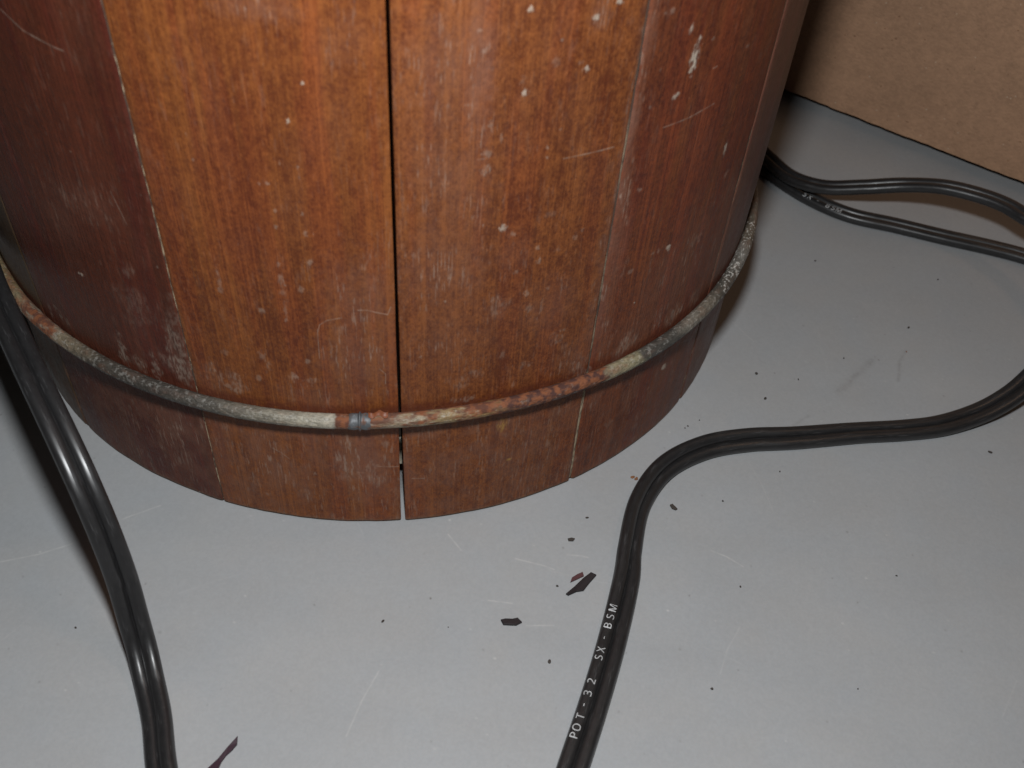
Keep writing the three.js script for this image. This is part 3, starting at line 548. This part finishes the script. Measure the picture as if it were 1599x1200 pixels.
function chip(name, pts, thick, curl, mat, label) {
  let cx = 0, cz = 0; for (const q of pts) { cx += q[0] / pts.length; cz += q[1] / pts.length; }
  const s = new THREE.Shape(pts.map((q) => new THREE.Vector2(q[0] - cx, -(q[1] - cz))));
  const g = new THREE.ExtrudeGeometry(s, { depth: thick, bevelEnabled: true, bevelSize: thick * 0.25, bevelThickness: thick * 0.25, bevelSegments: 1, steps: 1 });
  g.rotateX(-Math.PI / 2);
  const p = g.attributes.position; let lo = 1e9;
  for (let i = 0; i < p.count; i++) { const d = Math.hypot(p.getX(i), p.getZ(i)); p.setY(i, p.getY(i) + curl * d * d); lo = Math.min(lo, p.getY(i)); }
  g.translate(0, -lo, 0); g.computeVertexNormals();
  const m = add(name, g, mat); m.position.set(cx, 0.00005, cz);
  tag(m, label, 'chip', 'dark chips of bark and varnish on the table');
  return m;
}
chip('wood_chip', [[0.0411, 0.1359], [0.0436, 0.1338], [0.0460, 0.1316], [0.0482, 0.1301], [0.0493, 0.1309], [0.0473, 0.1329], [0.0455, 0.1350], [0.0437, 0.1352], [0.0415, 0.1362]], 0.0004, 12, chipMat, 'largest black chip on the table, beside the lettered cord');
chip('wood_chip_001', [[0.0427, 0.1323], [0.0433, 0.1311], [0.0448, 0.1302], [0.0461, 0.1297], [0.0462, 0.1307], [0.0444, 0.1315]], 0.00035, 12, redMat, 'small dark red chip touching the largest black chip');
chip('wood_chip_002', [[0.0243, 0.1422], [0.0253, 0.142], [0.027, 0.1422], [0.0282, 0.142], [0.029, 0.1431], [0.0277, 0.1437], [0.026, 0.1435], [0.0247, 0.1433]], 0.0005, 10, chipMat, 'ragged dark flake lying alone left of the largest chip');
chip('wood_sliver', [[-0.0419, 0.1748], [-0.04, 0.1724], [-0.038, 0.1697], [-0.0362, 0.1679], [-0.0363, 0.1693], [-0.0373, 0.1705], [-0.0385, 0.1716], [-0.0394, 0.1731], [-0.0401, 0.1757]], 0.0004, 40, purpleMat, 'curved dark purple sliver at the bottom edge of the picture');
chip('wood_chip_003', [[0.0731, 0.1097], [0.0737, 0.1095], [0.0746, 0.1111], [0.0742, 0.1113], [0.0734, 0.1108]], 0.0004, 10, sootMat, 'tiny black splinter inside the bend of the cord');
chip('wood_chip_004', [[0.044, 0.1189], [0.045, 0.1187], [0.0457, 0.119], [0.0452, 0.1196], [0.0441, 0.1195]], 0.0003, 10, sootMat, 'tiny black chip between the bucket and the largest black chip');
{
  const pts = [[-0.0041, 0.1401, 0.00031], [0.1598, 0.0706, 0.0004], [0.1699, 0.0964, 0.00045], [0.0713, 0.1641, 0.00038], [0.0583, 0.1516, 0.00025], [0.0854, 0.1366, 0.00031], [0.0345, 0.1541, 0.00038], [0.0377, 0.1582, 0.00031], [0.0392, 0.1331, 0.00031], [0.0884, 0.0789, 0.00025], [0.0695, 0.1124, 0.00031], [0.1065, 0.0997, 0.00023], [0.0845, 0.081, 0.00025], [0.1064, 0.0587, 0.0003], [0.1105, 0.0606, 0.00046], [0.1103, 0.0713, 0.00038], [0.1137, 0.0696, 0.00031], [0.1228, 0.0638, 0.00023], [0.1462, 0.0068, 0.00038], [0.1526, 0.0431, 0.0003], [0.1662, 0.0423, 0.00032], [0.0878, 0.109, 0.00025], [-0.106, 0.0707, 0.00031], [-0.0758, 0.1366, 0.00031], [0.1858, 0.0187, 0.00031], [-0.0654, 0.0961, 0.00031], [0.0835, 0.0817, 0.00023], [0.0501, 0.1122, 0.00031], [0.0494, 0.1128, 0.00023], [0.1058, 0.1668, 0.00018], [0.1401, 0.0553, 0.00023], [0.1644, 0.104, 0.00025], [0.0114, 0.1429, 0.00018], [0.1268, 0.1362, 0.0002], [-0.0464, 0.1129, 0.0003]];
  const R = rng(5), gs = [];
  const grain = (x, z, r) => {
    const g = new THREE.IcosahedronGeometry(r, 1), p = g.attributes.position;
    const a = R() * 3.14, e = 0.7 + R() * 1.1, s = R() * 50;
    for (let i = 0; i < p.count; i++) { const n = 0.7 + 0.6 * vnoise(p.getX(i) / r * 1.5 + s, p.getY(i) / r * 1.5 + p.getZ(i) / r, 3); p.setXYZ(i, p.getX(i) * n * e, p.getY(i) * n * 0.55, p.getZ(i) * n); }
    g.rotateY(a); g.translate(x, r * 0.42, z); g.computeVertexNormals(); return g;
  };
  for (const q of pts.filter((_, i) => i % 3 !== 1)) gs.push(grain(q[0], q[1], q[2]));
  const m = add('crumbs', mergeGeometries(gs), sootMat);
  m.userData.kind = 'stuff'; tag(m, 'scattered black specks of grit over the grey table', 'crumbs');
  const m2 = add('rust_crumbs', mergeGeometries([grain(0.0656, 0.0999, 0.0005), grain(0.0649, 0.0991, 0.00042), grain(0.0659, 0.0994, 0.0003), grain(0.1612, 0.0535, 0.0003)]), crumbMat);
  m2.userData.kind = 'stuff'; tag(m2, 'orange rust crumbs on the table by the cord bend', 'crumbs');
}
renderer.render(scene, camera);
